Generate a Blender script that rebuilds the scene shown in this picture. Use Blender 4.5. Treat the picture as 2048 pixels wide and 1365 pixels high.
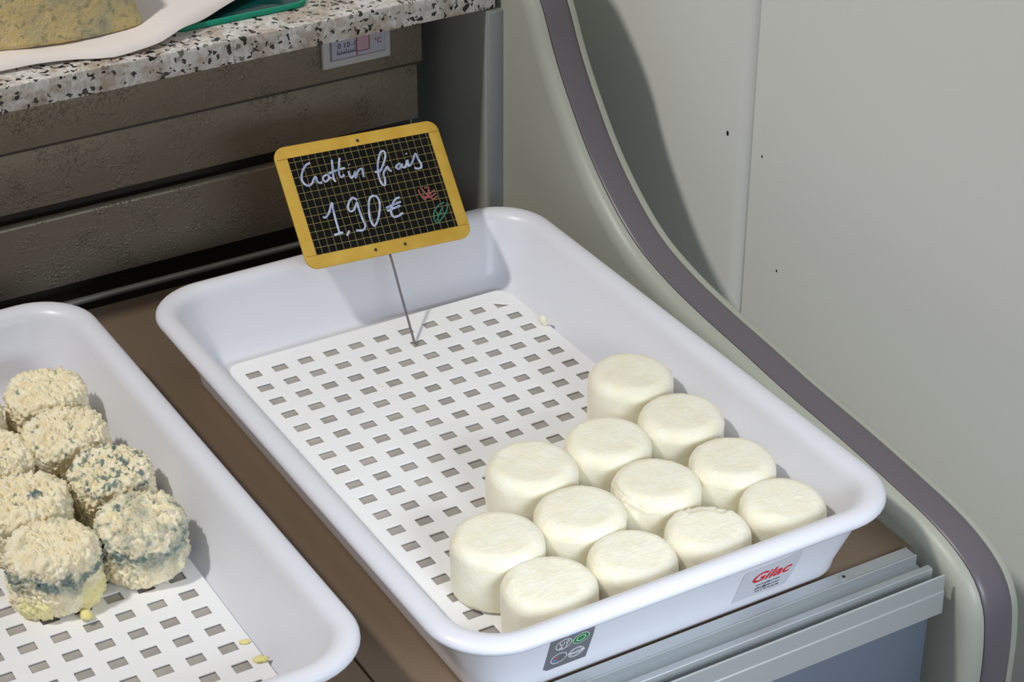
import bpy, bmesh, math, random
from mathutils import Vector, Matrix, noise

# ------------------------------------------------------------------ camera, light, exposure
scene = bpy.context.scene
col = scene.collection
for o in list(bpy.data.objects):
    bpy.data.objects.remove(o)

cam_data = bpy.data.cameras.new('camera')
cam_data.sensor_fit = 'HORIZONTAL'
cam_data.sensor_width = 36.0
cam_data.lens = 74.4826
cam_data.clip_start = 0.01
cam_data.clip_end = 50
cam = bpy.data.objects.new('camera', cam_data)
col.objects.link(cam)
R0 = Vector((0.8627674, -0.5055933, 0.0027940))     # image right
R1 = Vector((-0.2558639, -0.4413707, -0.8600730))   # image down
R2 = Vector((0.4360804, 0.7413281, -0.5101633))     # viewing direction
cam.matrix_world = Matrix(((R0.x, -R1.x, -R2.x, -0.4846875),
                           (R0.y, -R1.y, -R2.y, -1.1797078),
                           (R0.z, -R1.z, -R2.z, 0.7767790),
                           (0, 0, 0, 1)))
scene.camera = cam

world = bpy.data.worlds.new('shop_ambient')
scene.world = world
world.use_nodes = True
bg = world.node_tree.nodes['Background']
bg.inputs['Color'].default_value = (0.80, 0.88, 1.0, 1)
bg.inputs['Strength'].default_value = 0.21


def area_light(name, loc, target, size, size_y, power, color, spread=180):
    ld = bpy.data.lights.new(name, 'AREA')
    ld.shape = 'RECTANGLE'
    ld.size = size
    ld.size_y = size_y
    ld.energy = power
    ld.color = color
    ld.spread = math.radians(spread)
    lo = bpy.data.objects.new(name, ld)
    lo.location = loc
    d = Vector(target) - Vector(loc)
    lo.rotation_euler = d.to_track_quat('-Z', 'Y').to_euler()
    col.objects.link(lo)
    return lo


# ceiling spot at the left, and an added cool front fill, unseen, narrowed onto the tray front
area_light('ceiling_spot', (-1.46, 0.02, 2.36), (0.10, -0.17, 0.0), 0.17, 0.17, 40.0, (1.0, 0.965, 0.91))
area_light('front_fill', (0.02, -1.00, 0.36), (0.06, -0.45, 0.0), 0.40, 0.20, 0.62, (0.78, 0.87, 1.0), 50)

vs = scene.view_settings
vs.view_transform = 'Standard'
vs.look = 'None'
vs.gamma = 1.0
vs.use_curve_mapping = False
vs.exposure = 0.0


# ------------------------------------------------------------------ helpers
def lin(r, g, b):
    def f(c):
        c /= 255.0
        return c / 12.92 if c <= 0.04045 else ((c + 0.055) / 1.055) ** 2.4
    return (f(r), f(g), f(b), 1.0)


class Mat:
    """small wrapper to write node materials briefly"""

    def __init__(self, name, color=(0.8, 0.8, 0.8, 1), rough=0.5, metal=0.0, spec=0.5):
        self.m = bpy.data.materials.new(name)
        self.m.use_nodes = True
        self.t = self.m.node_tree
        self.b = self.t.nodes['Principled BSDF']
        self.b.inputs['Base Color'].default_value = color
        self.b.inputs['Roughness'].default_value = rough
        self.b.inputs['Metallic'].default_value = metal
        self.b.inputs['Specular IOR Level'].default_value = spec

    def n(self, kind, **kw):
        nd = self.t.nodes.new(kind)
        for k, v in kw.items():
            if k in nd.inputs:
                nd.inputs[k].default_value = v
            else:
                setattr(nd, k, v)
        return nd

    def l(self, a, b):
        self.t.links.new(a, b)

    def coord(self):
        if not hasattr(self, 'tc'):
            self.tc = self.n('ShaderNodeTexCoord')
        return self.tc.outputs['Object']

    def noise(self, scale, detail=3.0, rough=0.55, vec=None, dist=0.0):
        nd = self.n('ShaderNodeTexNoise', Scale=scale, Detail=detail, Roughness=rough, Distortion=dist)
        self.l(vec if vec is not None else self.coord(), nd.inputs['Vector'])
        return nd.outputs['Fac']

    def ramp(self, fac, stops):
        nd = self.n('ShaderNodeValToRGB')
        e = nd.color_ramp.elements
        while len(e) < len(stops):
            e.new(0.5)
        for k, (p, c) in enumerate(stops):
            e[k].position = p
            e[k].color = c
        self.l(fac, nd.inputs['Fac'])
        return nd.outputs['Color']

    def mix(self, fac, a, b):
        nd = self.n('ShaderNodeMix', data_type='RGBA')
        if hasattr(fac, 'links'):
            self.l(fac, nd.inputs[0])
        else:
            nd.inputs[0].default_value = fac
        for v, s in ((a, nd.inputs[6]), (b, nd.inputs[7])):
            if hasattr(v, 'links'):
                self.l(v, s)
            else:
                s.default_value = v
        return nd.outputs[2]

    def math(self, op, a, b=None):
        nd = self.n('ShaderNodeMath', operation=op)
        for i, v in enumerate((a, b)):
            if v is None:
                continue
            if hasattr(v, 'links'):
                self.l(v, nd.inputs[i])
            else:
                nd.inputs[i].default_value = v
        return nd.outputs[0]

    def color(self, c):
        self.l(c, self.b.inputs['Base Color'])

    def bump(self, h, strength, dist=0.001):
        nd = self.n('ShaderNodeBump', Strength=strength, Distance=dist)
        self.l(h, nd.inputs['Height'])
        self.l(nd.outputs['Normal'], self.b.inputs['Normal'])

    def sss(self, w, rad, scale=0.004):
        self.b.inputs['Subsurface Weight'].default_value = w
        self.b.inputs['Subsurface Radius'].default_value = rad
        self.b.inputs['Subsurface Scale'].default_value = scale


def link(o, parent=None):
    col.objects.link(o)
    if parent is not None:
        o.parent = parent
    return o


def mesh_obj(name, verts, faces, mat, parent=None, smooth=False, angle=None):
    me = bpy.data.meshes.new(name)
    me.from_pydata([tuple(v) for v in verts], [], faces)
    me.validate()
    bm = bmesh.new()
    bm.from_mesh(me)
    bmesh.ops.recalc_face_normals(bm, faces=bm.faces)
    bm.to_mesh(me)
    bm.free()
    if smooth:
        me.shade_smooth()
        if angle is not None:
            me.set_sharp_from_angle(angle=math.radians(angle))
    if mat is not None:
        me.materials.append(mat.m)
    return link(bpy.data.objects.new(name, me), parent)


def box(name, x0, x1, y0, y1, z0, z1, mat, parent=None, bevel=0.0, seg=2):
    bm = bmesh.new()
    vs_ = [bm.verts.new((x, y, z)) for x in (x0, x1) for y in (y0, y1) for z in (z0, z1)]
    for f in ((0, 1, 3, 2), (4, 6, 7, 5), (0, 4, 5, 1), (2, 3, 7, 6), (0, 2, 6, 4), (1, 5, 7, 3)):
        bm.faces.new([vs_[i] for i in f])
    bmesh.ops.recalc_face_normals(bm, faces=bm.faces)
    if bevel > 0:
        bmesh.ops.bevel(bm, geom=bm.edges[:], offset=bevel, segments=seg, affect='EDGES', profile=0.5)
    me = bpy.data.meshes.new(name)
    bm.to_mesh(me)
    bm.free()
    if bevel > 0:
        me.shade_smooth()
        me.set_sharp_from_angle(angle=math.radians(35))
    me.materials.append(mat.m)
    return link(bpy.data.objects.new(name, me), parent)


def extrude_x(name, prof, x0, x1, mat, parent=None, smooth=False):
    """closed (y, z) outline drawn out along x"""
    n = len(prof)
    v = [(x0, y, z) for y, z in prof] + [(x1, y, z) for y, z in prof]
    f = [tuple(range(n)), tuple(range(2 * n - 1, n - 1, -1))]
    f += [(i, (i + 1) % n, n + (i + 1) % n, n + i) for i in range(n)]
    return mesh_obj(name, v, f, mat, parent, smooth, 35 if smooth else None)


def prism_z(name, outline, z0, z1, mat, parent=None, bevel=0.0):
    n = len(outline)
    v = [(x, y, z0) for x, y in outline] + [(x, y, z1) for x, y in outline]
    f = [tuple(range(n)), tuple(range(2 * n - 1, n - 1, -1))]
    f += [(i, (i + 1) % n, n + (i + 1) % n, n + i) for i in range(n)]
    o = mesh_obj(name, v, f, mat, parent)
    if bevel:
        md = o.modifiers.new('bevel', 'BEVEL')
        md.width = bevel
        md.segments = 2
        md.limit_method = 'ANGLE'
    return o


def tube(name, pts, r, mat, parent=None, sides=8, flat=1.0, axis=None):
    """round (or flattened along axis) tube along a polyline"""
    pts = [Vector(p) for p in pts]
    v, f = [], []
    ref = Vector(axis) if axis is not None else None
    for i, p in enumerate(pts):
        d = (pts[min(i + 1, len(pts) - 1)] - pts[max(i - 1, 0)])
        if d.length < 1e-9:
            d = Vector((0, 0, 1))
        d.normalize()
        a = ref if ref is not None else (Vector((0, 0, 1)) if abs(d.z) < 0.9 else Vector((1, 0, 0)))
        s = d.cross(a).normalized()
        u = s.cross(d).normalized()
        for k in range(sides):
            an = 2 * math.pi * k / sides
            v.append(p + s * (r * math.cos(an)) + u * (r * flat * math.sin(an)))
    n = len(pts)
    for i in range(n - 1):
        for k in range(sides):
            k2 = (k + 1) % sides
            f.append((i * sides + k, i * sides + k2, (i + 1) * sides + k2, (i + 1) * sides + k))
    f.append(tuple(range(sides)))
    f.append(tuple(range((n - 1) * sides, n * sides)))
    return mesh_obj(name, v, f, mat, parent, True, 60)


def smooth_line(pts, step):
    """Catmull-Rom through pts, resampled"""
    pts = [Vector(p) for p in pts]
    out = []
    for i in range(len(pts) - 1):
        p0 = pts[max(i - 1, 0)]
        p1, p2 = pts[i], pts[i + 1]
        p3 = pts[min(i + 2, len(pts) - 1)]
        n = max(1, int((p2 - p1).length / step))
        for k in range(n):
            t = k / n
            out.append(0.5 * ((2 * p1) + (p2 - p0) * t + (2 * p0 - 5 * p1 + 4 * p2 - p3) * t * t
                              + (3 * p1 - p0 - 3 * p2 + p3) * t ** 3))
    out.append(pts[-1])
    return out


def ring_rr(hx, hy, r, z, nc=8, cx=0.0, cy=0.0):
    """rounded rectangle ring"""
    r = max(0.0005, min(r, hx - 1e-4, hy - 1e-4))
    out = []
    for (sx, sy, a0) in ((1, 1, 0), (-1, 1, 90), (-1, -1, 180), (1, -1, 270)):
        for k in range(nc + 1):
            a = math.radians(a0 + 90 * k / nc)
            out.append((cx + sx * (hx - r) + r * math.cos(a), cy + sy * (hy - r) + r * math.sin(a), z))
    return out


def loft(name, rings, mat, parent=None, angle=40, caps=True):
    n = len(rings[0])
    v = [p for r in rings for p in r]
    f = []
    for i in range(len(rings) - 1):
        for k in range(n):
            k2 = (k + 1) % n
            f.append((i * n + k, i * n + k2, (i + 1) * n + k2, (i + 1) * n + k))
    if caps:
        f.append(tuple(range(n)))
        f.append(tuple(range((len(rings) - 1) * n, len(rings) * n)))
    return mesh_obj(name, v, f, mat, parent, True, angle)


def empty(name, loc=(0, 0, 0)):
    e = bpy.data.objects.new(name, None)
    e.empty_display_size = 0.02
    e.location = loc
    col.objects.link(e)
    return e


def tag(o, label=None, cat=None, group=None, kind=None):
    if label:
        o['label'] = label
    if cat:
        o['category'] = cat
    if group:
        o['group'] = group
    if kind:
        o['kind'] = kind
    return o


def text_mesh(name, body, size, mat, parent=None, shear=0.0, offset=0.0, width=None, align='LEFT', extrude=0.00008):
    """flat lettering as a mesh in its local xy plane"""
    cu = bpy.data.curves.new('lettering', 'FONT')
    cu.body = body
    cu.size = size
    cu.shear = shear
    cu.offset = offset
    cu.align_x = align
    cu.extrude = extrude
    cu.resolution_u = 4
    tmp = bpy.data.objects.new('lettering', cu)
    col.objects.link(tmp)
    bpy.context.view_layer.update()
    me = bpy.data.meshes.new_from_object(tmp.evaluated_get(bpy.context.evaluated_depsgraph_get()))
    bpy.data.objects.remove(tmp)
    bpy.data.curves.remove(cu)
    me.name = name
    me.materials.clear()
    me.materials.append(mat.m)
    if width:
        xs = [v.co.x for v in me.vertices]
        s = width / (max(xs) - min(xs))
        for v in me.vertices:
            v.co.x *= s
    return link(bpy.data.objects.new(name, me), parent)


def disc(name, r, h, mat, parent=None, n=24, r_in=None):
    v, f = [], []
    ri = r_in if r_in else None
    if ri is None:
        for z in (0, h):
            v += [(r * math.cos(2 * math.pi * k / n), r * math.sin(2 * math.pi * k / n), z) for k in range(n)]
        f = [tuple(range(n)), tuple(range(n, 2 * n))] + [(k, (k + 1) % n, n + (k + 1) % n, n + k) for k in range(n)]
    else:
        for (rr, z) in ((r, 0), (r, h), (ri, h), (ri, 0)):
            v += [(rr * math.cos(2 * math.pi * k / n), rr * math.sin(2 * math.pi * k / n), z) for k in range(n)]
        for q in range(4):
            q2 = (q + 1) % 4
            f += [(q * n + k, q * n + (k + 1) % n, q2 * n + (k + 1) % n, q2 * n + k) for k in range(n)]
    return mesh_obj(name, v, f, mat, parent)


# ------------------------------------------------------------------ materials
def make_materials():
    M = {}
    # white food-grade plastic of the trays
    m = Mat('tray_plastic', lin(226, 226, 232), 0.34)
    m.bump(m.noise(900, 2), 0.04, 0.0005)
    m.sss(0.15, (1.0, 1.0, 1.0), 0.003)
    M['tray'] = m
    m = Mat('insert_plastic', lin(246, 245, 245), 0.45)
    m.sss(0.25, (1.0, 1.0, 1.0), 0.003)
    M['insert'] = m
    # fresh cheese
    m = Mat('fresh_cheese', lin(248, 243, 224), 0.5)
    n1 = m.noise(60, 4)
    m.color(m.ramp(n1, [(0.3, lin(241, 234, 208)), (0.7, lin(247, 243, 227))]))
    mp = m.n('ShaderNodeMapping')
    mp.inputs['Scale'].default_value = (1.0, 2.4, 1.6)
    m.l(m.coord(), mp.inputs['Vector'])
    h = m.math('ADD', m.math('MULTIPLY', m.noise(700, 3, 0.6), 0.4), m.math('MULTIPLY', m.noise(170, 4, 0.6, vec=mp.outputs[0]), 0.8))
    m.bump(h, 0.7, 0.0010)
    m.sss(0.55, (1.0, 0.82, 0.5), 0.006)
    M['fresh'] = m
    # aged cheese with blue mould, driven by attributes
    m = Mat('aged_rind', lin(226, 208, 168), 0.75)
    base = m.ramp(m.noise(120, 4, 0.6), [(0.3, lin(240, 224, 184)), (0.55, lin(246, 235, 204)), (0.8, lin(249, 242, 222))])
    am = m.n('ShaderNodeAttribute', attribute_name='mould')
    ap = m.n('ShaderNodeAttribute', attribute_name='paste')
    mcol = m.ramp(m.noise(260, 3), [(0.3, lin(66, 98, 104)), (0.6, lin(112, 136, 128)), (0.8, lin(150, 165, 145))])
    c1 = m.mix(am.outputs['Fac'], base, mcol)
    c2 = m.mix(ap.outputs['Fac'], c1, lin(238, 228, 168))
    m.color(c2)
    m.bump(m.noise(700, 3, 0.6), 0.3, 0.0006)
    m.sss(0.2, (1.0, 0.8, 0.5), 0.003)
    M['aged'] = m
    # granite
    m = Mat('granite', (0.5, 0.5, 0.5, 1), 0.18)
    wob = m.n('ShaderNodeTexNoise', Scale=220.0, Detail=2.0)
    m.l(m.coord(), wob.inputs['Vector'])
    va = m.n('ShaderNodeVectorMath', operation='MULTIPLY_ADD')
    m.l(wob.outputs['Color'], va.inputs[0])
    va.inputs[1].default_value = (0.006, 0.006, 0.006)
    m.l(m.coord(), va.inputs[2])
    vo = m.n('ShaderNodeTexVoronoi', Scale=330.0)
    m.l(va.outputs[0], vo.inputs['Vector'])
    sep = m.n('ShaderNodeSeparateColor')
    m.l(vo.outputs['Color'], sep.inputs[0])
    g = m.ramp(sep.outputs[0], [(0.0, lin(34, 38, 40)), (0.10, lin(50, 50, 48)), (0.14, lin(196, 188, 180)),
                                (0.45, lin(216, 212, 208)), (0.75, lin(232, 230, 228)), (1.0, lin(206, 194, 186))])
    big = m.ramp(m.noise(45, 3), [(0.38, lin(206, 188, 170)), (0.56, lin(255, 255, 255))])
    mx = m.n('ShaderNodeMix', data_type='RGBA', blend_type='MULTIPLY')
    mx.inputs[0].default_value = 0.8
    m.l(g, mx.inputs[6])
    m.l(big, mx.inputs[7])
    blk = m.ramp(m.noise(190, 2, 0.5, vec=va.outputs[0]), [(0.0, (1, 1, 1, 1)), (0.335, (1, 1, 1, 1)), (0.36, (0, 0, 0, 1))])
    m.color(m.mix(blk, mx.outputs[2], lin(28, 32, 34)))
    M['granite'] = m

    def steel(name, colr, rough, metal, bumps):
        s = Mat(name, colr, rough, metal)
        s.color(s.mix(s.noise(9, 3), colr, tuple(min(1, c * 1.12) for c in colr[:3]) + (1,)))
        dots = s.ramp(s.noise(420, 2, 0.5, dist=0.6), [(0.5, (0, 0, 0, 1)), (0.72, (1, 1, 1, 1))])
        mask = s.ramp(s.noise(34, 3, 0.6), [(0.46, (0.12, 0.12, 0.12, 1)), (0.66, (1, 1, 1, 1))])
        s.bump(s.math('MULTIPLY', dots, mask), bumps, 0.0012)
        return s
    M['back_steel'] = steel('back_panel_steel', lin(154, 143, 127), 0.42, 0.35, 0.9)
    M['deck'] = steel('deck_steel', lin(128, 109, 90), 0.38, 0.35, 0.05)
    M['dark'] = Mat('dark_recess', lin(74, 67, 59), 0.6)
    M['bar'] = Mat('dark_bar', lin(168, 168, 162), 0.4, 0.4)
    m = Mat('cabinet_paint', lin(170, 172, 159), 0.42)
    m.bump(m.noise(1500, 2), 0.08, 0.0003)
    M['paint'] = m
    M['strip'] = Mat('corner_strip_paint', lin(150, 154, 156), 0.4)
    m = Mat('rear_side_metal', lin(160, 163, 156), 0.45)
    m.bump(m.noise(1500, 2), 0.08, 0.0003)
    M['paint2'] = m
    M['gasket'] = Mat('gasket_rubber', lin(104, 98, 104), 0.36)
    m = Mat('aluminium', lin(186, 190, 190), 0.42, 0.5)
    mp = m.n('ShaderNodeMapping')
    mp.inputs['Scale'].default_value = (3, 400, 400)
    m.l(m.coord(), mp.inputs['Vector'])
    m.bump(m.noise(6, 3, vec=mp.outputs[0]), 0.06, 0.0003)
    M['alu'] = m
    M['front'] = Mat('front_panel_grey', lin(104, 112, 126), 0.4, 0.2)
    m = Mat('wall_laminate', lin(228, 229, 224), 0.55)
    m.bump(m.noise(900, 3), 0.06, 0.0004)
    M['wall'] = m
    M['floor'] = Mat('floor_grey', lin(120, 118, 114), 0.6)
    M['yellow'] = Mat('sign_frame_yellow', lin(205, 165, 62), 0.6, 0, 0.3)
    n = M['yellow']
    n.color(n.ramp(n.noise(70, 4), [(0.3, lin(198, 156, 56)), (0.7, lin(212, 174, 74))]))
    # slate with printed grid: the slate lies in the card's own xz plane
    m = Mat('slate_print', lin(20, 20, 20), 0.85, 0, 0.12)
    sp = m.n('ShaderNodeSeparateXYZ')
    m.l(m.coord(), sp.inputs[0])

    def gridline(v, pitch, w):
        fr = m.math('FRACT', m.math('ADD', m.math('DIVIDE', v, pitch), 100.0))
        return m.math('LESS_THAN', m.math('ABSOLUTE', m.math('SUBTRACT', fr, 0.5)), w)
    gl = m.math('MAXIMUM', gridline(sp.outputs[0], 0.00535, 0.038), gridline(sp.outputs[2], 0.00578, 0.038))
    m.color(m.mix(gl, m.ramp(m.noise(50, 3), [(0.3, lin(15, 14, 14)), (0.7, lin(26, 24, 23))]), lin(128, 120, 74)))
    M['slate'] = m
    m = Mat('chalk_pale_blue', lin(186, 200, 228), 0.8)
    m.color(m.ramp(m.noise(180, 3), [(0.35, lin(136, 152, 188)), (0.6, lin(188, 196, 220))]))
    M['chalk'] = m
    M['fj'] = Mat('frame_joint_brown', lin(176, 134, 46), 0.6)
    M['pink'] = Mat('chalk_pink', lin(150, 82, 78), 0.8)
    M['green_chalk'] = Mat('chalk_green', lin(52, 118, 96), 0.8)
    M['wire'] = Mat('sign_wire', lin(128, 122, 122), 0.35, 0.6)
    M['nail'] = Mat('nail_dark', lin(40, 36, 30), 0.5)
    M['label_grey'] = Mat('label_silver', lin(206, 206, 212), 0.4)
    M['red'] = Mat('print_red', lin(204, 22, 34), 0.5)
    M['ink'] = Mat('print_dark', lin(66, 64, 72), 0.5)
    m = Mat('sticker_grey', lin(112, 112, 116), 0.45)
    M['sticker'] = m
    M['print_white'] = Mat('print_white', lin(226, 226, 228), 0.5)
    M['print_green'] = Mat('print_green', lin(40, 128, 66), 0.5)
    M['print_blue'] = Mat('print_blue', lin(70, 150, 220), 0.5)
    m = Mat('wrapping_paper', lin(240, 231, 227), 0.6)
    m.bump(m.noise(260, 4), 0.12, 0.0005)
    M['paper'] = m
    m = Mat('hole_tone_grey', lin(168, 162, 154), 0.5)  # grey-beige tone chosen for what shows through the mat holes
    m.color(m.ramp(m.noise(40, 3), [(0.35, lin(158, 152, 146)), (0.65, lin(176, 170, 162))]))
    M['hole_tone'] = m
    m = Mat('wedge_rind', lin(190, 166, 110), 0.75)
    base = m.ramp(m.noise(26, 5, 0.65), [(0.28, lin(152, 152, 132)), (0.42, lin(198, 186, 146)), (0.56, lin(220, 196, 136)), (0.75, lin(228, 216, 180))])
    spk = m.ramp(m.noise(190, 4, 0.65), [(0.36, (1, 1, 1, 1)), (0.48, (0, 0, 0, 1))])
    m.color(m.mix(m.math('MULTIPLY', spk, 0.7), base, lin(134, 136, 112)))
    m.bump(m.noise(330, 4, 0.65), 0.8, 0.0016)
    M['wedge'] = m
    m = Mat('green_plastic', lin(0, 150, 118), 0.3)
    M['teal'] = m
    M['teal_dark'] = Mat('green_plastic_deep', lin(6, 62, 62), 0.25)
    M['thermo_white'] = Mat('thermometer_white', lin(222, 222, 224), 0.4)
    M['thermo_card'] = Mat('thermometer_card', lin(206, 206, 222), 0.5)
    M['thermo_grey'] = Mat('thermometer_recess', lin(150, 146, 146), 0.5)
    M['thermo_pink'] = Mat('thermometer_pink', lin(216, 182, 196), 0.5)
    M['thermo_red'] = Mat('thermometer_red', lin(170, 70, 92), 0.5)
    M['thermo_ink'] = Mat('thermometer_ink', lin(70, 66, 120), 0.5)
    M['crumb'] = Mat('cheese_crumb', lin(244, 240, 214), 0.6)
    M['crumb_y'] = Mat('cheese_crumb_yellow', lin(238, 226, 150), 0.6)
    return M


M = make_materials()

# ------------------------------------------------------------------ the setting
XW = 0.400
floor = tag(box('floor', -3, 1.2, -4.5, 3, -0.97, -0.95, M['floor']), kind='structure')
wall = tag(empty('wall_right', (XW, 0, -0.95)), kind='structure')


def wpart(o):
    o.parent = wall
    o.matrix_parent_inverse = Matrix.Translation((-XW, 0, 0.95))
    return o


# rear wall panel stands a little proud and rolls back at the joint; front panel lies behind it
YS = -0.0275
prof = [(YS - 0.0005, 0.004), (YS + 0.0010, 0.0015), (YS + 0.0040, -0.0018), (YS + 0.0085, -0.0042),
        (YS + 0.0130, -0.0050), (2.6, -0.0050), (2.6, 0.03), (YS - 0.0005, 0.03)]
v = [(XW + x, y, z) for z in (-0.95, 1.6) for (y, x) in prof]
n = len(prof)
f = [tuple(range(n)), tuple(range(2 * n - 1, n - 1, -1))] + [(i, (i + 1) % n, n + (i + 1) % n, n + i) for i in range(n)]
wpart(mesh_obj('wall_panel', v, f, M['wall'], None, True, 50))
wpart(box('wall_panel', XW, XW + 0.03, -4.2, YS - 0.0022, -0.95, 1.6, M['wall']))
wpart(box('joint_backing', XW + 0.006, XW + 0.028, YS - 0.003, YS + 0.001, -0.95, 1.6, M['dark']))
for (y, z, r) in ((-0.0050, 0.0951, 0.0014), (-0.0426, 0.0901, 0.0007), (-0.0701, 0.0059, 0.0007)):
    d = disc('fly_speck', r, 0.0004, M['nail'], None, 10)
    d.matrix_basis = Matrix.Translation((XW - (0.0049 if y > YS + 0.01 else 0.0), y, z)) @ Matrix.Rotation(-math.pi / 2, 4, 'Y') @ Matrix.Diagonal((1.5, 1, 1, 1))
    wpart(d)

# ------------------------------------------------------------------ the refrigerated counter
ZD = -0.013
case = tag(empty('display_counter', (0, -0.1, -0.95)), 'refrigerated counter with brown steel deck, back panels and grey curved end panel', 'counter')


def cpart(o, parent=None):
    if parent is None:
        o.parent = case
        o.matrix_parent_inverse = Matrix.Translation((0, 0.1, 0.95))
    else:
        o.parent = parent
        o.matrix_parent_inverse = parent.matrix_world.inverted() if False else Matrix.Identity(4)
    return o


# deck in two sheets with a thin joint
cpart(box('deck_sheet', -0.0718, 0.2795, -0.3785, 0.167, ZD - 0.008, ZD, M['deck'], None, 0.0008))
cpart(box('deck_sheet', -0.80, -0.0732, -0.3785, 0.167, ZD - 0.008, ZD, M['deck'], None, 0.0008))
cpart(tube('deck_edge_bar', [(-0.80, 0.1805, ZD + 0.0008), (0.2655, 0.1805, ZD + 0.0008)], 0.0028, M['bar'], None, 12))
cpart(box('base_cabinet', -0.80, 0.2795, -0.36, 0.30, -0.95, ZD - 0.045, M['dark']))
# stepped steel back panels under the granite shelf
cpart(extrude_x('lower_back_panel', [(0.2000, -0.0065), (0.2000, 0.0492), (0.2006, 0.0506), (0.2020, 0.0512), (0.2060, 0.0512),
                                     (0.2060, 0.0500), (0.2022, 0.0500), (0.2016, 0.0490), (0.2016, -0.0065)], -0.80, 0.2435, M['back_steel']))
cpart(box('middle_back_panel', -0.80, 0.2432, 0.2085, 0.2110, 0.0580, 0.1120, M['back_steel'], None, 0.0006))
cpart(box('upper_back_panel', -0.80, 0.2462, 0.2045, 0.2075, 0.1085, 0.1695, M['back_steel'], None, 0.0012))
cpart(box('panel_seam', -0.80, 0.2440, 0.2056, 0.2084, 0.1066, 0.1086, M['dark']))
cpart(box('recess_lining', -0.80, 0.2425, 0.222, 0.226, -0.10, 0.169, M['dark']))
cpart(box('rear_plate', -0.80, 0.2655, 0.262, 0.268, -0.30, 0.169, M['paint2']))
# side cheek behind the end panel: its front face is the pale upright strip
bm = bmesh.new()
rc = 0.0035
pts = [(0.2660 + rc - rc * math.cos(math.radians(a)), 0.1370 + rc - rc * math.sin(math.radians(a))) for a in range(0, 91, 15)]
outline = pts + [(0.2800, 0.1370), (0.2800, 0.45), (0.2660, 0.45)]
bm.free()
cpart(box('corner_strip', 0.2672, 0.2800, 0.1350, 0.1369, -0.10, 0.1690, M['strip'], None, 0.0006))
o = prism_z('side_cheek', outline, -0.6, 0.1695, M['paint2'])
o.data.shade_smooth()
o.data.set_sharp_from_angle(angle=math.radians(30))
cpart(o)

# end panel with swept upper edge
G = [(0.45, 0.252), (0.30, 0.252), (0.225, 0.252), (0.185, 0.249), (0.152, 0.238), (0.122, 0.215), (0.0955, 0.186), (0.075, 0.152), (0.053, 0.1225),
     (0.0235, 0.0900), (-0.0105, 0.0630), (-0.045, 0.0445), (-0.087, 0.0335), (-0.131, 0.0275), (-0.178, 0.0232),
     (-0.229, 0.0182), (-0.284, 0.0148), (-0.336, 0.0102), (-0.378, 0.0052), (-0.4055, -0.0022), (-0.4240, -0.0125),
     (-0.4345, -0.0270), (-0.4392, -0.048), (-0.4410, -0.085), (-0.4410, -0.2), (-0.4400, -0.6)]
curve = smooth_line([(y, z, 0) for y, z in G], 0.006)
nrm = []
for i, p in enumerate(curve):
    d = curve[min(i + 1, len(curve) - 1)] - curve[max(i - 1, 0)]
    d.normalize()
    nrm.append(Vector((-d.y, d.x, 0)) * -1)      # outward (up and to the front)


def edge_at(i, off):
    # positive offset = outwards
    p = curve[i] + nrm[i] * off
    return p.x, p.y


def swept(name, stations, mat, close_in=True, close_out=True, closed_tube=False):
    """stations: (x, offset) list lofted along the edge curve"""
    nc = len(curve)
    v, f = [], []
    for (x, off) in stations:
        for i in range(nc):
            y, z = edge_at(i, off)
            v.append((x, y, z))
    ns = len(stations)
    for s in range(ns - 1):
        for i in range(nc - 1):
            f.append((s * nc + i, s * nc + i + 1, (s + 1) * nc + i + 1, (s + 1) * nc + i))
    if closed_tube:
        for i in range(nc - 1):
            f.append(((ns - 1) * nc + i, (ns - 1) * nc + i + 1, i + 1, i))
        f.append(tuple(s * nc for s in range(ns)))
        f.append(tuple(s * nc + nc - 1 for s in range(ns)))
    else:
        # flat sides down to the ground end of the panel
        for s, on in ((0, close_in), (ns - 1, close_out)):
            if on:
                x = stations[s][0]
                b = len(v)
                v.append((x, 0.45, -0.6))
                f.append(tuple(s * nc + i for i in range(nc)) + (b,))
    return mesh_obj(name, v, f, mat, None, True, 40)


if sum(nv.y for nv in nrm[:3]) < 0:
    nrm = [-q for q in nrm]
inner = [(0.2800, -0.0130), (0.2801, -0.0105), (0.2808, -0.0075), (0.2822, -0.0045), (0.2845, -0.0020), (0.2875, -0.0004),
         (0.2896, -0.0003), (0.2899, -0.0022), (0.3118, -0.0022), (0.3122, -0.0002), (0.3150, 0.0004), (0.3172, -0.0006), (0.3180, -0.0030)]
end_panel = cpart(swept('end_panel', inner, M['paint']))
gask = swept('edge_gasket', [(0.2904, -0.0024), (0.2904, -0.0004), (0.2914, 0.0006), (0.2950, 0.0010), (0.3070, 0.0010), (0.3106, 0.0006), (0.3116, -0.0004), (0.3116, -0.0024)],
             M['gasket'], closed_tube=True)
gask.parent = end_panel

# aluminium rail along the front of the deck
XR = 0.2725
rail_prof = [(-0.3790, -0.0095), (-0.3882, -0.0095), (-0.3889, -0.0086), (-0.3896, -0.0090), (-0.3898, -0.0155), (-0.3995, -0.0165), (-0.3998, -0.0098),
             (-0.4004, -0.0092), (-0.4044, -0.0092), (-0.4048, -0.0098), (-0.4052, -0.0190), (-0.4140, -0.0190), (-0.4142, -0.0080),
             (-0.4150, -0.0070), (-0.4162, -0.0074), (-0.4165, -0.0185), (-0.4172, -0.0192), (-0.4176, -0.0350), (-0.4168, -0.0356), (-0.4140, -0.0356),
             (-0.4140, -0.0250), (-0.3800, -0.0250), (-0.3800, -0.0125)]
rail = cpart(extrude_x('front_rail', rail_prof, -0.80, XR, M['alu']))
sc = disc('rail_screw', 0.0026, 0.0006, M['alu'], rail, 16)
sc.location = (0.2190, -0.3842, -0.0095)
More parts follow.
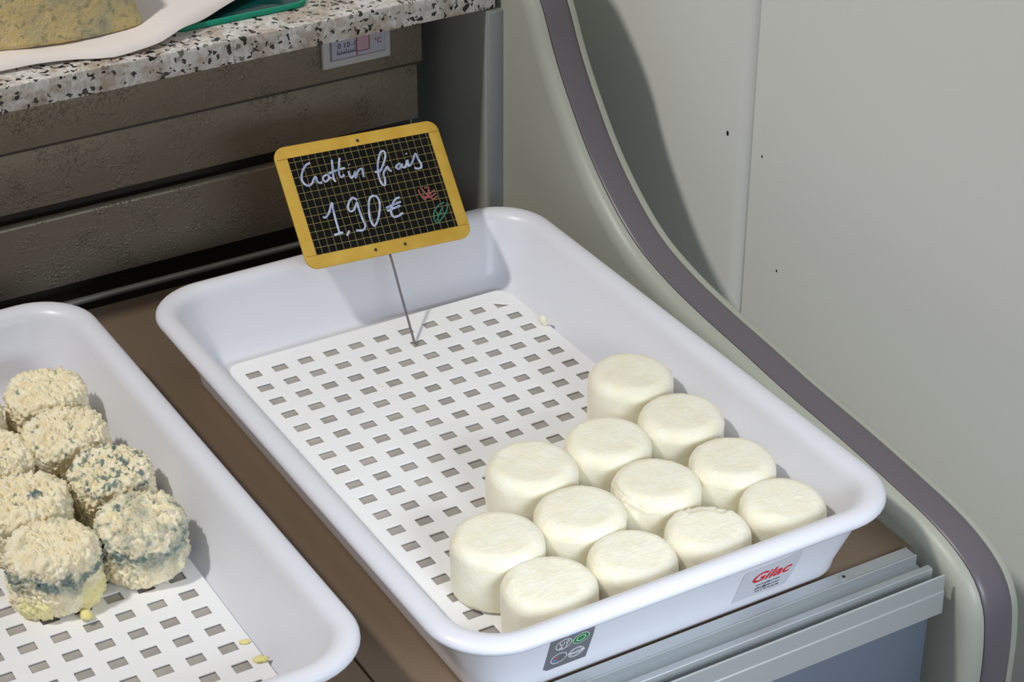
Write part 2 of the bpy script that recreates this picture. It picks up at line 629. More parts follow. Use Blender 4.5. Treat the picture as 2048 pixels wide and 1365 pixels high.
sk = disc('screw_hole', 0.0011, 0.0008, M['nail'], rail, 12)
sk.location = (0.2195, -0.3842, -0.0094)
cpart(box('front_panel', -0.80, 0.2665, -0.4125, -0.4085, -0.60, -0.0250, M['front'], None, 0.0008))

# ------------------------------------------------------------------ granite shelf
slab = box('granite_shelf', -0.80, 0.2750, 0.138, 0.62, 0.1705, 0.1895, M['granite'], None, 0.0012)
tag(slab, 'speckled grey granite shelf above the steel back panels', 'shelf')

# dial thermometer card stuck on the upper back panel
th = tag(empty('thermometer', (0.187, 0.2045, 0.122)), 'small white fridge thermometer on the back panel under the granite shelf', 'thermometer')
TL = (0.187, 0.2045, 0.122)


def tpart(o):
    o.parent = th
    o.matrix_parent_inverse = Matrix.Translation((-TL[0], -TL[1], -TL[2]))
    return o


yf = 0.2045
fr = tpart(box('frame', 0.1572, 0.2162, yf - 0.0042, yf, 0.1205, 0.1600, M['thermo_white'], None, 0.0014))
box('recess', 0.1632, 0.2114, yf - 0.0045, yf - 0.0040, 0.1266, 0.1560, M['thermo_grey'], fr)
box('scale_card', 0.1648, 0.2110, yf - 0.0049, yf - 0.0044, 0.1276, 0.1550, M['thermo_card'], fr)
box('warm_zone', 0.1862, 0.1968, yf - 0.0052, yf - 0.0048, 0.1312, 0.1500, M['thermo_pink'], fr)
box('red_line', 0.1858, 0.1864, yf - 0.0055, yf - 0.0048, 0.1276, 0.1500, M['thermo_red'], fr)
box('red_line', 0.1965, 0.1971, yf - 0.0055, yf - 0.0048, 0.1312, 0.1500, M['thermo_red'], fr)
box('red_line', 0.1864, 0.1968, yf - 0.0055, yf - 0.0048, 0.1308, 0.1313, M['thermo_red'], fr)
for k in range(9):
    x = 0.1695 + k * 0.0019
    box('scale_tick', x - 0.00022, x + 0.00022, yf - 0.0053, yf - 0.0048, 0.1322, 0.1338 + (0.0014 if k % 4 == 0 else 0), M['thermo_ink'], fr)
box('scale_line', 0.1690, 0.1862, yf - 0.0053, yf - 0.0048, 0.1316, 0.1321, M['thermo_ink'], fr)
for (s, x, m_) in (('0', 0.1695, 'thermo_ink'), ('10', 0.1742, 'thermo_ink'), ('-', 0.1812, 'thermo_ink'), ('0', 0.1838, 'thermo_ink'), ('+', 0.1878, 'thermo_red'), ('10', 0.1912, 'thermo_red'), ('°C', 0.2012, 'thermo_red')):
    t = text_mesh('numeral', s, 0.0062, M[m_], fr)
    t.matrix_basis = Matrix.Translation((x, yf - 0.0051, 0.1362 if s != '°C' else 0.1345)) @ Matrix.Rotation(math.pi / 2, 4, 'X')
for o in fr.children:
    pass

# paper, wedge and green box on the shelf
ZS = 0.1895
edge = smooth_line([(-0.45, 0.170, 0), (-0.20, 0.163, 0), (-0.1062, 0.1598, 0), (-0.0849, 0.1594, 0), (-0.0708, 0.1580, 0), (-0.0503, 0.1546, 0), (-0.0390, 0.1506, 0), (-0.0279, 0.1470, 0),
                    (-0.0084, 0.1475, 0), (0.0113, 0.1499, 0), (0.0251, 0.1557, 0), (0.0448, 0.1657, 0), (0.0665, 0.1796, 0), (0.0883, 0.1929, 0), (0.1048, 0.2006, 0), (0.16, 0.235, 0)], 0.006)
v, f = [], []
rows_ = 14
for i, p in enumerate(edge):
    for k in range(rows_):
        t = k / (rows_ - 1)
        y = p.y + (0.46 - p.y) * t
        x = p.x - 0.10 * t * max(0, min(1, (p.x + 0.1) / 0.26))
        lift = 0.0016 + 0.0022 * (1 - t) ** 6 * (0.5 + 0.5 * math.sin(p.x * 60 + 1.0)) + 0.0006 * math.sin(x * 80) * math.sin(y * 90)
        u_ = max(0.0, min(1.0, (x - 0.000) / 0.035))
        lift += 0.0052 * u_ * u_ * (3 - 2 * u_)
        v.append((x, y, ZS + max(lift, 0.0006)))
for i in range(len(edge) - 1):
    for k in range(rows_ - 1):
        f.append((i * rows_ + k, (i + 1) * rows_ + k, (i + 1) * rows_ + k + 1, i * rows_ + k + 1))
paper = mesh_obj('wrapping_paper', v, f, M['paper'], None, True)
md = paper.modifiers.new('thickness', 'SOLIDIFY')
md.thickness = 0.0004
tag(paper, 'sheet of white wrapping paper under the cheese wedge on the granite shelf', 'paper')

# big cheese wedge with mottled rind
base = [(-0.30, 0.205), (-0.20, 0.200), (-0.12, 0.1945), (-0.0951, 0.1925), (-0.0754, 0.1880), (-0.0503, 0.1850), (-0.0249, 0.1835), (-0.0047, 0.1860), (0.0085, 0.1890),
        (0.0122, 0.1935), (0.0135, 0.2100), (0.0100, 0.26), (0.0, 0.33), (-0.30, 0.36)]
bl = [Vector((x, y, 0)) for x, y in base]
dense = []
for i in range(len(bl)):
    a, b = bl[i], bl[(i + 1) % len(bl)]
    nseg = max(1, int((b - a).length / 0.003))
    dense += [a.lerp(b, k / nseg) for k in range(nseg)]
rings = []
H_ = 0.062
levels = [(0.0, 0.0015), (0.0012, 0.0), (0.004, -0.0002)] + [(0.008 + 0.0045 * k, 0.0) for k in range(11)] + [(0.0590, 0.0018), (H_, 0.006)]
cx_, cy_ = -0.10, 0.27
for (z, ins) in levels:
    ring = []
    tap = 0.12 * z / H_
    for p in dense:
        d = Vector((cx_, cy_, 0)) - p
        q = p + d.normalized() * ins + Vector((-(p.x - cx_) * tap * 0.9, (0.010 * z / H_ if p.y < 0.22 else 0), 0))
        w = noise.noise(Vector((q.x * 90, q.y * 90, z * 90))) * 0.0009 + noise.noise(Vector((q.x * 260, q.y * 260, z * 260))) * 0.0004
        q = q + d.normalized() * w
        ring.append((q.x, q.y, ZS + 0.0030 + z))
    rings.append(ring)
wedge = loft('cheese_wedge', rings, M['wedge'], None, 60)
tag(wedge, 'large cheese wedge with mottled yellow-grey rind on white paper', 'cheese')

# shallow green plastic tray, partly covered by the paper
gb = tag(empty('plastic_tray', (0.085, 0.22, ZS)), 'shallow dark green plastic tray with bright rim half under the paper edge', 'tray')
GX, GY, HX, HY = 0.0795, 0.2205, 0.0560, 0.0525
prof_ = [(0.0005, 0.0), (-0.0003, 0.0012), (0.0, 0.0036), (0.0008, 0.0044), (0.0018, 0.0044), (0.0026, 0.0036), (0.0030, 0.0012), (0.0030, 0.0)]
rr = [ring_rr(HX - d, HY - d, 0.014 - d * 0.6, z) for d, z in prof_]
o = loft('rim', rr + [rr[0]], M['teal'], gb, 40, caps=False)
o.location = (GX - 0.085, GY - 0.22, 0)
o = loft('well', [ring_rr(HX - d, HY - d, 0.0125, z) for d, z in ((0.0029, 0.0002), (0.0029, 0.0016), (0.0150, 0.0016), (0.0160, 0.0006), (0.0300, 0.0006))], M['teal_dark'], gb, 40)
o.location = (GX - 0.085, GY - 0.22, 0)
o = box('rib', -0.045, 0.045, -0.0125, -0.0065, 0.0008, 0.0040, M['teal'], gb, 0.0008)
o.location = (GX - 0.085, GY - 0.22, 0)

TEXT_STROKES = [
    [(24.0, 75.3), (21.0, 74.5), (17.7, 71.4), (15.2, 67.2), (14.7, 63.5), (15.8, 60.7), (18.2, 59.3), (20.9, 60.4), (23.8, 64.1), (25.3, 65.0), (25.1, 62.5), (25.9, 59.9), (28.4, 59.7)],
    [(34.1, 64.8), (31.1, 64.1), (29.5, 61.8), (30.8, 59.9), (33.1, 60.7), (34.7, 63.4), (33.8, 65.0), (35.0, 62.0), (36.2, 61.5)],
    [(40.3, 74.7), (38.7, 67.4), (37.4, 60.1), (38.4, 58.5)],
    [(46.3, 75.0), (44.0, 69.2), (42.4, 62.9), (43.6, 60.8), (45.9, 62.3)],
    [(35.2, 65.2), (41.0, 66.5), (47.9, 67.1)],
    [(49.8, 64.3), (49.6, 61.6), (50.3, 59.0), (53.1, 60.9), (54.5, 63.4), (53.6, 58.1), (55.2, 61.5), (58.4, 64.2), (60.2, 64.5), (59.7, 60.6), (59.6, 57.8)],
    [(51.7, 69.3), (51.9, 68.7)],
    [(68.6, 60.1), (72.5, 60.1), (76.9, 65.0), (80.2, 70.6), (80.0, 74.0), (77.6, 73.7), (74.7, 69.7), (72.1, 63.9), (70.5, 56.7), (70.9, 50.9), (72.8, 49.1), (74.3, 53.0), (74.6, 57.8), (77.6, 61.1), (79.4, 62.4), (79.3, 59.7), (81.1, 58.4)],
    [(89.3, 62.8), (86.7, 62.2), (85.1, 60.4), (86.4, 58.9), (89.0, 60.3), (90.3, 62.5), (89.9, 59.5), (92.0, 59.3), (95.4, 64.4), (94.7, 59.7), (98.3, 62.0), (102.7, 67.9), (103.3, 63.7), (104.4, 59.8), (103.8, 57.1), (100.9, 56.5), (98.7, 57.8)],
    [(95.8, 69.4), (96.1, 68.6)],
    [(21.2, 35.4), (22.6, 34.4), (26.3, 37.0), (30.8, 44.0), (30.2, 39.0), (29.7, 29.8), (29.6, 22.0)],
    [(25.3, 21.0), (32.2, 21.6)],
    [(37.0, 21.9), (34.4, 18.5)],
    [(49.4, 42.3), (47.1, 44.8), (43.5, 42.5), (41.2, 38.2), (42.2, 35.3), (45.2, 36.1), (48.9, 41.0), (48.7, 36.3), (49.1, 28.7), (49.5, 22.6), (46.9, 20.3), (41.9, 21.1)],
    [(62.3, 43.5), (58.9, 41.9), (56.3, 35.8), (54.7, 28.5), (55.2, 22.4), (56.3, 21.5), (60.0, 25.6), (63.6, 32.5), (65.2, 38.7), (64.0, 42.7), (61.8, 43.4)],
    [(81.1, 38.4), (77.3, 37.7), (73.3, 33.3), (71.1, 29.0), (71.9, 25.4), (75.7, 25.3), (79.8, 26.9)],
    [(68.3, 32.7), (80.6, 35.2)],
    [(68.5, 30.4), (79.4, 32.4)],
]
PINK_STROKES = [
    [(98.4, 42.7), (100.4, 38.5), (102.1, 36.3), (108.4, 38.9)],
    [(102.1, 36.3), (98.7, 33.1), (97.2, 36.3)],
    [(102.1, 36.3), (105.2, 32.4), (108.7, 34.0)],
    [(102.1, 36.3), (104.3, 41.2), (101.0, 41.8)],
    [(96.4, 41.2), (97.2, 36.3), (102.9, 34.2), (108.6, 36.5)],
]
GREEN_STROKES = [
    [(112.4, 28.5), (107.5, 27.2), (102.6, 22.8), (101.2, 17.5), (102.8, 14.7), (107.9, 18.0), (112.8, 22.7), (114.0, 27.7)],
    [(102.8, 16.2), (106.4, 21.2), (110.2, 25.2)],
    [(106.4, 21.2), (109.1, 20.6)],
    [(104.6, 18.6), (104.8, 22.5)],
]

# ------------------------------------------------------------------ trays
HXT, HYT = 0.1560, 0.2345
TRAY_PROF = [(0.060, -0.0130), (0.0340, -0.0130), (0.0295, -0.0127), (0.0272, -0.0114), (0.0260, -0.0090), (0.0250, -0.0030), (0.0094, 0.0386), (0.0088, 0.0396),
             (0.0075, 0.0400), (0.0030, 0.0400), (0.0010, 0.0406), (0.0001, 0.0420), (0.0003, 0.0438), (0.0014, 0.0454), (0.0030, 0.0466), (0.0055, 0.0474), (0.0085, 0.0476),
             (0.0115, 0.0470), (0.0140, 0.0455), (0.0158, 0.0432), (0.0172, 0.0395), (0.0268, 0.0080), (0.0290, 0.0030), (0.0320, -0.0010),
             (0.0360, -0.0040), (0.0410, -0.0058), (0.0470, -0.0062), (0.0700, -0.0062)]


def make_tray(name, cx, cy, rot, label):
    root = tag(empty(name, (cx, cy, ZD)), label, 'tray', 'white plastic cheese trays')
    root.rotation_euler = (0, 0, rot)
    rings = [ring_rr(HXT - d, HYT - d, max(0.012, 0.043 - d * 0.75), z - ZD, 10) for d, z in TRAY_PROF]
    loft('tub', rings, M['tray'], root, 50)
    ln = loft('hole_tone_sheet', [ring_rr(0.1125, 0.1870, 0.012, z, 6) for z in (-0.0060 - ZD, -0.0016 - ZD)], M['hole_tone'], root, 30)  # sheet added under the mat so its holes look evenly grey-beige
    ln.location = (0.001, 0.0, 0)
    return root


PX, PY = 0.02, 0.01946          # pitch of the lattice
HO, HOY = 0.0052, 0.0042         # half width and half depth of a hole


def make_insert(name, ox, oy, cols, rows, y_front, label, cut_corner):
    """perforated drain mat: its top lies at z = 0, origin at the centre of the first hole"""
    x0, x1 = -0.0145, (cols - 1) * PX + 0.0145
    yb, yf_ = 0.0195, y_front
    xs, ys = [x0], [yb]
    for i in range(cols):
        xs += [i * PX - HO, i * PX + HO]
    for j in range(rows):
        ys += [-j * PY + HOY, -j * PY - HOY]
    xs.append(x1)
    ys.append(yf_)
    ch = 0.0009
    T0, T1, T2 = 0.0, -ch * 0.8, -0.0013
    bm = bmesh.new()
    cache = {}

    def V(x, y, z):
        k = (round(x, 6), round(y, 6), round(z, 6))
        if k not in cache:
            cache[k] = bm.verts.new(k)
        return cache[k]

    def F(*p):
        vs_ = [V(*q) for q in p]
        if len(set(vs_)) >= 3:
            try:
                bm.faces.new(list(dict.fromkeys(vs_)))
            except ValueError:
                pass
    nx, ny = len(xs) - 1, len(ys) - 1
    rc = 0.013

    def hole(i, j):
        return i % 2 == 1 and j % 2 == 1

    def corner_poly(i, j):
        """margin cell at a corner, outer corner rounded"""
        xa, xb, ya, yb_ = xs[i], xs[i + 1], ys[j], ys[j + 1]
        cxs, cys = (xb if i == 0 else xa), (yb_ if j == 0 else ya)
        rx, ry = abs(xb - xa), abs(ya - yb_)
        sx, sy = (-1 if i == 0 else 1), (1 if j == 0 else -1)
        arc = [(cxs + sx * rx * math.cos(t), cys + sy * ry * math.sin(t)) for t in [math.pi / 2 * k / 6 for k in range(7)]]
        return [(cxs, cys)] + arc
    outer = []
    for i in range(nx):
        for j in range(ny):
            xa, xb, ya, yb_ = xs[i], xs[i + 1], ys[j], ys[j + 1]
            if hole(i, j):
                ci, cj = (i - 1) // 2, (j - 1) // 2
                q = [(xa, ya), (xb, ya), (xb, yb_), (xa, yb_)]
                if cut_corner and ci == cols - 1 and cj == 0:
                    q = [(xa, ya), (xb, yb_), (xa, yb_)]
                    F((xa, ya, T0), (xb, ya, T0), (xb, yb_, T0))
                    F((xa, ya, T2), (xb, ya, T2), (xb, yb_, T2))
                mx_, my_ = sum(a for a, b in q) / len(q), sum(b for a, b in q) / len(q)
                m = len(q)
                for k in range(m):
                    (ax, ay), (bx, by) = q[k], q[(k + 1) % m]
                    F((ax, ay, T0), (bx, by, T0), (bx, by, T2), (ax, ay, T2))
                continue
            if (i in (0, nx - 1)) and (j in (0, ny - 1)):
                poly = corner_poly(i, j)
            else:
                poly = [(xa, ya), (xb, ya), (xb, yb_), (xa, yb_)]
            F(*[(a, b, T0) for a, b in poly])
            F(*[(a, b, T2) for a, b in poly])
    bm.faces.ensure_lookup_table()
    # outer wall on every open edge of the top sheet
    for e in [e for e in bm.edges if len(e.link_faces) == 1 and all(abs(v_.co.z - T0) < 1e-7 for v_ in e.verts)]:
        a, b = e.verts
        F((a.co.x, a.co.y, T0), (b.co.x, b.co.y, T0), (b.co.x, b.co.y, T2), (a.co.x, a.co.y, T2))
    bmesh.ops.recalc_face_normals(bm, faces=bm.faces)
    me = bpy.data.meshes.new(name)
    bm.to_mesh(me)
    bm.free()
    me.materials.append(M['insert'].m)
    o = link(bpy.data.objects.new(name, me))
    md = o.modifiers.new('soft_edges', 'BEVEL')
    md.width = 0.0005
    md.segments = 2
    md.limit_method = 'ANGLE'
    md.angle_limit = math.radians(50)
    o.location = (ox, oy, 0)
    return tag(o, label, 'drain mat', 'perforated drain mats in the trays')


tray_r = make_tray('cheese_tray', 0.0990, -0.1675, 0.0, 'white plastic tray holding the smooth fresh cheeses and the price sign')
tray_l = make_tray('cheese_tray', -0.2440, -0.1370, math.radians(0.7), 'white plastic tray holding the wrinkled mouldy cheeses, left edge of photo')
make_insert('drain_mat', 0.0, 0.0, 11, 18, -0.3570, 'white perforated drain mat under the smooth fresh cheeses', True)
make_insert('drain_mat', -0.3380, 0.0235, 11, 18, -0.3570, 'white perforated drain mat under the wrinkled mouldy cheeses', False)

# labels on the front wall of the right tray: local x along the wall, local y up the slope
WP0 = Vector((0, -0.3770 - 0.0004, -0.0070))
wy = Vector((0, -0.0140, 0.0365)).normalized()
top_ = Vector((0.0, -0.1675 - HYT + 0.0250, -0.0030))
wn = Vector((1, 0, 0)).cross(wy)
WM = Matrix(((1, 0, wn.x, 0), (0, wy.y, wn.y, top_.y), (0, wy.z, wn.z, top_.z), (0, 0, 0, 1)))
WM = Matrix.Translation(wn * 0.00005) @ WM


def on_wall(o, u, v_, h=0.0, rot=0.0):
    o.matrix_basis = Matrix.Translation((-0.0990, 0.1675, -ZD)) @ WM @ Matrix.Translation((u, v_, h)) @ Matrix.Rotation(rot, 4, 'Z')
    return o


def flat_poly(name, pts, mat, parent, h=0.00012):
    n_ = len(pts)
    v_ = [(x, y, 0) for x, y in pts] + [(x, y, h) for x, y in pts]
    f_ = [tuple(range(n_)), tuple(range(2 * n_ - 1, n_ - 1, -1))] + [(i, (i + 1) % n_, n_ + (i + 1) % n_, n_ + i) for i in range(n_)]
    return mesh_obj(name, v_, f_, mat, parent)


VO = -0.0043     # labels were measured from a point a little lower on the wall
lab = flat_poly('maker_label', [(0.1400, 0.0020), (0.1405, 0.0325), (0.1425, 0.0345), (0.1700, 0.0345), (0.1770, 0.0370), (0.1815, 0.0385), (0.1825, 0.0300), (0.1812, 0.0120), (0.1795, 0.0020)], M['label_grey'], tray_r)
on_wall(lab, 0, VO)
lab['label'] = 'silver maker label with red lettering'
t = text_mesh('red_lettering', 'Gilac', 0.0135, M['red'], None, 0.28, 0.00028, 0.0285)
t.parent = lab
t.location = (0.1480, 0.0195, 0.0002)
for k, (s, u, w) in enumerate((('www.gilac.com', 0.1543, 0.0175), ('gilac@gilac.com', 0.1547, 0.0180), ('+33 4 74 75 22 00', 0.1553, 0.0176))):
    t = text_mesh('small_print', s, 0.0029, M['ink'], None, 0.1, 0.0, w)
    t.parent = lab
    t.location = (u, 0.0142 - k * 0.0037, 0.0002)

stk = flat_poly('pictogram_sticker', [(0.0120, 0.0095), (0.0150, 0.0070), (0.0410, 0.0070), (0.0405, 0.0300), (0.0395, 0.0405), (0.0250, 0.0408), (0.0240, 0.0388), (0.0190, 0.0390), (0.0180, 0.0404), (0.0105, 0.0408)], M['sticker'], tray_r)
on_wall(stk, -0.0045, VO)
stk['label'] = 'grey sticker with four round pictograms'


def ring_on(u, v_, r, mat, r_in, name='pictogram_ring'):
    d = disc(name, r, 0.0001, M[mat], stk, 28, r_in)
    d.location = (u, v_, 0.00014)
    return d


def stroke(name, pts, r, mat, par, h=0.00018):
    return tube(name, [(x, y, h) for x, y in pts], r, M[mat], par, 6, 0.35, (0, 0, 1))


ring_on(0.0205, 0.0320, 0.0054, 'print_white', 0.0049)
stroke('glass_symbol', [(0.0178, 0.0345), (0.0180, 0.0325), (0.0195, 0.0315), (0.0205, 0.0325), (0.0205, 0.0345)], 0.0003, 'print_white', stk)
stroke('glass_symbol', [(0.0193, 0.0315), (0.0193, 0.0288), (0.0180, 0.0283), (0.0206, 0.0283)], 0.0003, 'print_white', stk)
stroke('fork_symbol', [(0.0228, 0.0283), (0.0226, 0.0325), (0.0218, 0.0335), (0.0230, 0.0355), (0.0238, 0.0335), (0.0228, 0.0325)], 0.0003, 'print_white', stk)
ring_on(0.0320, 0.0322, 0.0054, 'print_white', 0.0050)
ring_on(0.0320, 0.0322, 0.0050, 'print_green', 0.0031, 'green_ring')
d = disc('green_disc', 0.0024, 0.0001, M['print_green'], stk, 24)
d.location = (0.0320, 0.0322, 0.00014)
ring_on(0.0320, 0.0322, 0.0031, 'print_white', 0.0026)
ring_on(0.0205, 0.0175, 0.0054, 'print_white', 0.0049)
for (u, v_, r, mt, nm) in ((0.0182, 0.0183, 0.0008, 'red', 'red_dot'), (0.0182, 0.0160, 0.0011, 'print_blue', 'blue_dot')):
    d = disc(nm, r, 0.0001, M[mt], stk, 16)
    d.location = (u, v_, 0.00016)
for k in range(3):
    stroke('temperature_mark', [(0.0205, 0.0196 - 0.0022 * k), (0.0240, 0.0196 - 0.0022 * k)], 0.00022, 'ink', stk)
ring_on(0.0320, 0.0175, 0.0052, 'print_white', 0.0048)
ring_on(0.0320, 0.0175, 0.0042, 'print_white', 0.0039)
pl = flat_poly('name_band', [(0.0263, 0.0157), (0.0377, 0.0157), (0.0377, 0.0193), (0.0263, 0.0193)], M['sticker'], stk, 0.0002)
t = text_mesh('pictogram_lettering', 'HACCP', 0.0038, M['print_white'], None, 0, 0.00012, 0.0112)
t.parent = stk
t.location = (0.0264, 0.0161, 0.0003)
pb = flat_poly('blue_mark', [(0.0235, 0.0402), (0.0240, 0.0392), (0.0290, 0.0395), (0.0295, 0.0404)], M['print_blue'], stk, 0.0002)

# ------------------------------------------------------------------ fresh cheeses
ARC = 15


def lathe_grid(r, H, rb, rt, nseg, nside, ntop):
    """profile points (radius, z, kind) for a puck with rounded edges; bottom centre to top centre"""
    pr = [(0.0, 0.0)]
    pr += [((r - rb) * k / 3, 0.0) for k in range(1, 4)]
    pr += [(r - rb + rb * math.sin(math.radians(a)), rb - rb * math.cos(math.radians(a))) for a in (15, 30, 45, 60, 75, 90)]
    pr += [(r, rb + (H - rb - rt) * k / nside) for k in range(1, nside + 1)]
    pr += [(r - rt + rt * math.cos(math.radians(a)), H - rt + rt * math.sin(math.radians(a))) for a in range(90 // ARC, 91, 90 // ARC)]
    pr += [((r - rt) * (1 - k / ntop), H) for k in range(1, ntop + 1)]
    return pr


def puck(name, pr, nseg, disp, mat, attrs=None):
    v, f = [], []
    n_ = len(pr)
    v.append((0, 0, pr[0][1]))
    for (r_, z) in pr[1:-1]:
        for k in range(nseg):
            a = 2 * math.pi * k / nseg
            v.append((r_ * math.cos(a), r_ * math.sin(a), z))
    v.append((0, 0, pr[-1][1]))
    last = len(v) - 1
    for k in range(nseg):
        f.append((0, 1 + (k + 1) % nseg, 1 + k))
    for i in range(n_ - 3):
        for k in range(nseg):
            k2 = (k + 1) % nseg
            a, b = 1 + i * nseg, 1 + (i + 1) * nseg
            f.append((a + k, a + k2, b + k2, b + k))
    a = 1 + (n_ - 3) * nseg
    for k in range(nseg):
        f.append((a + k, a + (k + 1) % nseg, last))
    me = bpy.data.meshes.new(name)
    me.from_pydata(v, [], f)
    me.update()
    nr = [vv.normal.copy() for vv in me.vertices]
    vals = {}
    for i, vv in enumerate(me.vertices):
        p = vv.co.copy()
        off, at_ = disp(p, nr[i])
        q = p + off
        if q.z < 0.0002:
            q.z = 0.0002
        vv.co = q
        for k_, x_ in at_.items():
            vals.setdefault(k_, []).append(x_)
    for k_, arr in vals.items():
        at2 = me.attributes.new(k_, 'FLOAT', 'POINT')
        at2.data.foreach_set('value', arr)
    me.shade_smooth()
    me.materials.append(mat.m)
    return link(bpy.data.objects.new(name, me))


fresh_spots = [  # x, y, r, H, label
    (0.1940, -0.1825, 0.0284, 0.0400, 'smooth white fresh cheese at the far end of the row along the tray wall'),
    (0.1950, -0.2405, 0.0277, 0.0395, 'second smooth fresh cheese from the back along the right tray wall'),
    (0.1385, -0.2415, 0.0276, 0.0400, 'smooth fresh cheese at the back of the second column from the right wall'),
    (0.0818, -0.2420, 0.0288, 0.0400, 'smooth fresh cheese with ragged crumbly lower left side, back of the third column'),
    (0.1940, -0.2990, 0.0270, 0.0395, 'third smooth fresh cheese from the back along the right tray wall'),
    (0.1390, -0.2955, 0.0276, 0.0395, 'smooth fresh cheese with a small chip on its left shoulder, middle of the group'),
    (0.0820, -0.2980, 0.0278, 0.0395, 'smooth fresh cheese in the middle of the third column, left of the chipped one'),
    (0.0250, -0.2970, 0.0282, 0.0400, 'leftmost smooth fresh cheese, fully visible beside bare drain mat'),
    (0.1962, -0.3490, 0.0264, 0.0370, 'smooth fresh cheese in the front right corner of the tray'),
    (0.1405, -0.3490, 0.0260, 0.0370, 'front row fresh cheese with torn top edge, second from the right corner'),
    (0.0872, -0.3485, 0.0266, 0.0370, 'front row fresh cheese above the tray front, third from the right corner'),
    (0.0305, -0.3475, 0.0280, 0.0370, 'front row fresh cheese nearest the front left corner of the tray'),
]
for idx, (cx, cy, r, H, lb) in enumerate(fresh_spots):
    rnd = random.Random(40 + idx)
    so = Vector((rnd.uniform(-50, 50), rnd.uniform(-50, 50), rnd.uniform(-50, 50)))
    tx, ty = rnd.uniform(-0.02, 0.02), rnd.uniform(-0.02, 0.02)
    tear = {3: (200, 290, 0.0, 0.017), 9: (20, 100, 0.030, 0.05), 5: (150, 215, 0.027, 0.037)}.get(idx)

    def disp(p, nrm_, so=so, tx=tx, ty=ty, H=H, r=r, tear=tear):
        w = noise.noise(p * 45 + so) * 0.0006 + noise.noise(p * 160 + so) * 0.0002
        top = max(0.0, nrm_.z)
        flake = noise.noise(Vector((p.x * 210, p.y * 90, p.z * 200)) + so)
        w += top * max(0.0, flake - 0.2) * 0.0007
        w += max(0.0, noise.noise(p * 420 + so) - 0.46) * 0.0022
        if p.z < 0.006:
            w *= p.z / 0.006
        off = nrm_ * w
        off.z += (tx * p.x + ty * p.y) * (p.z / H)
        bulge = math.sin(math.pi * min(1, max(0, p.z / H))) * 0.0006
        off += Vector((p.x, p.y, 0)) * (bulge / r)
        if tear:
            a = math.degrees(math.atan2(p.y, p.x)) % 360
            if tear[0] < a < tear[1] and tear[2] <= p.z < tear[3] and Vector((p.x, p.y)).length > r * 0.6:
                off -= nrm_ * (0.0009 + 0.0022 * abs(noise.noise(p * 330 + so)))
        return off, {}
    o = puck('fresh_cheese', lathe_grid(r, H, 0.0045, 0.0085, 0, 12, 12), 84, disp, M['fresh'])
    o.location = (cx, cy, 0.0)
    o.rotation_euler = (0, 0, 0)
    tag(o, lb, 'cheese', 'smooth fresh cheeses in the right tray')

# ------------------------------------------------------------------ aged cheeses
aged_spots = [  # x, y, r, H, ridges on top, mould style, tilt, label
    (-0.1495, -0.0030, 0.0272, 0.0400, 1.0, 'few', (6, 8, 20), 'wrinkled cream cheese with ridged top at the back, against the tray wall'),
    (-0.1550, -0.0545, 0.0280, 0.0395, 1.0, 'dots', (4, -4, -35), 'wrinkled cream cheese with scattered blue dots, second from the back at the tray wall'),
    (-0.1455, -0.1110, 0.0268, 0.0400, 0.2, 'many', (0, 3, 0), 'wrinkled cheese with dense dark blue mould spots on its top'),
    (-0.1505, -0.1695, 0.0278, 0.0400, 0.2, 'patch', (0, 0, 0), 'wrinkled cheese with large grey-blue mould patches, front right of its group'),
    (-0.2055, -0.1700, 0.0284, 0.0400, 0.3, 'band', (0, 0, 0), 'wrinkled cheese with mould band and soft yellow torn lower side'),
    (-0.2035, -0.1160, 0.0285, 0.0400, 1.0, 'few2', (3, 0, -8), 'wrinkled cheese with ridged top and one blue spot, behind the yellow torn one'),
    (-0.2060, -0.0600, 0.0272, 0.0395, 0.7, 'few', (0, 0, 40), 'wrinkled cream cheese cut by the left photo edge, third row back'),
    (-0.2075, -0.0060, 0.0268, 0.0395, 0.5, 'few', (0, 0, 0), 'wrinkled cream cheese of which only a sliver shows at the left photo edge'),
]
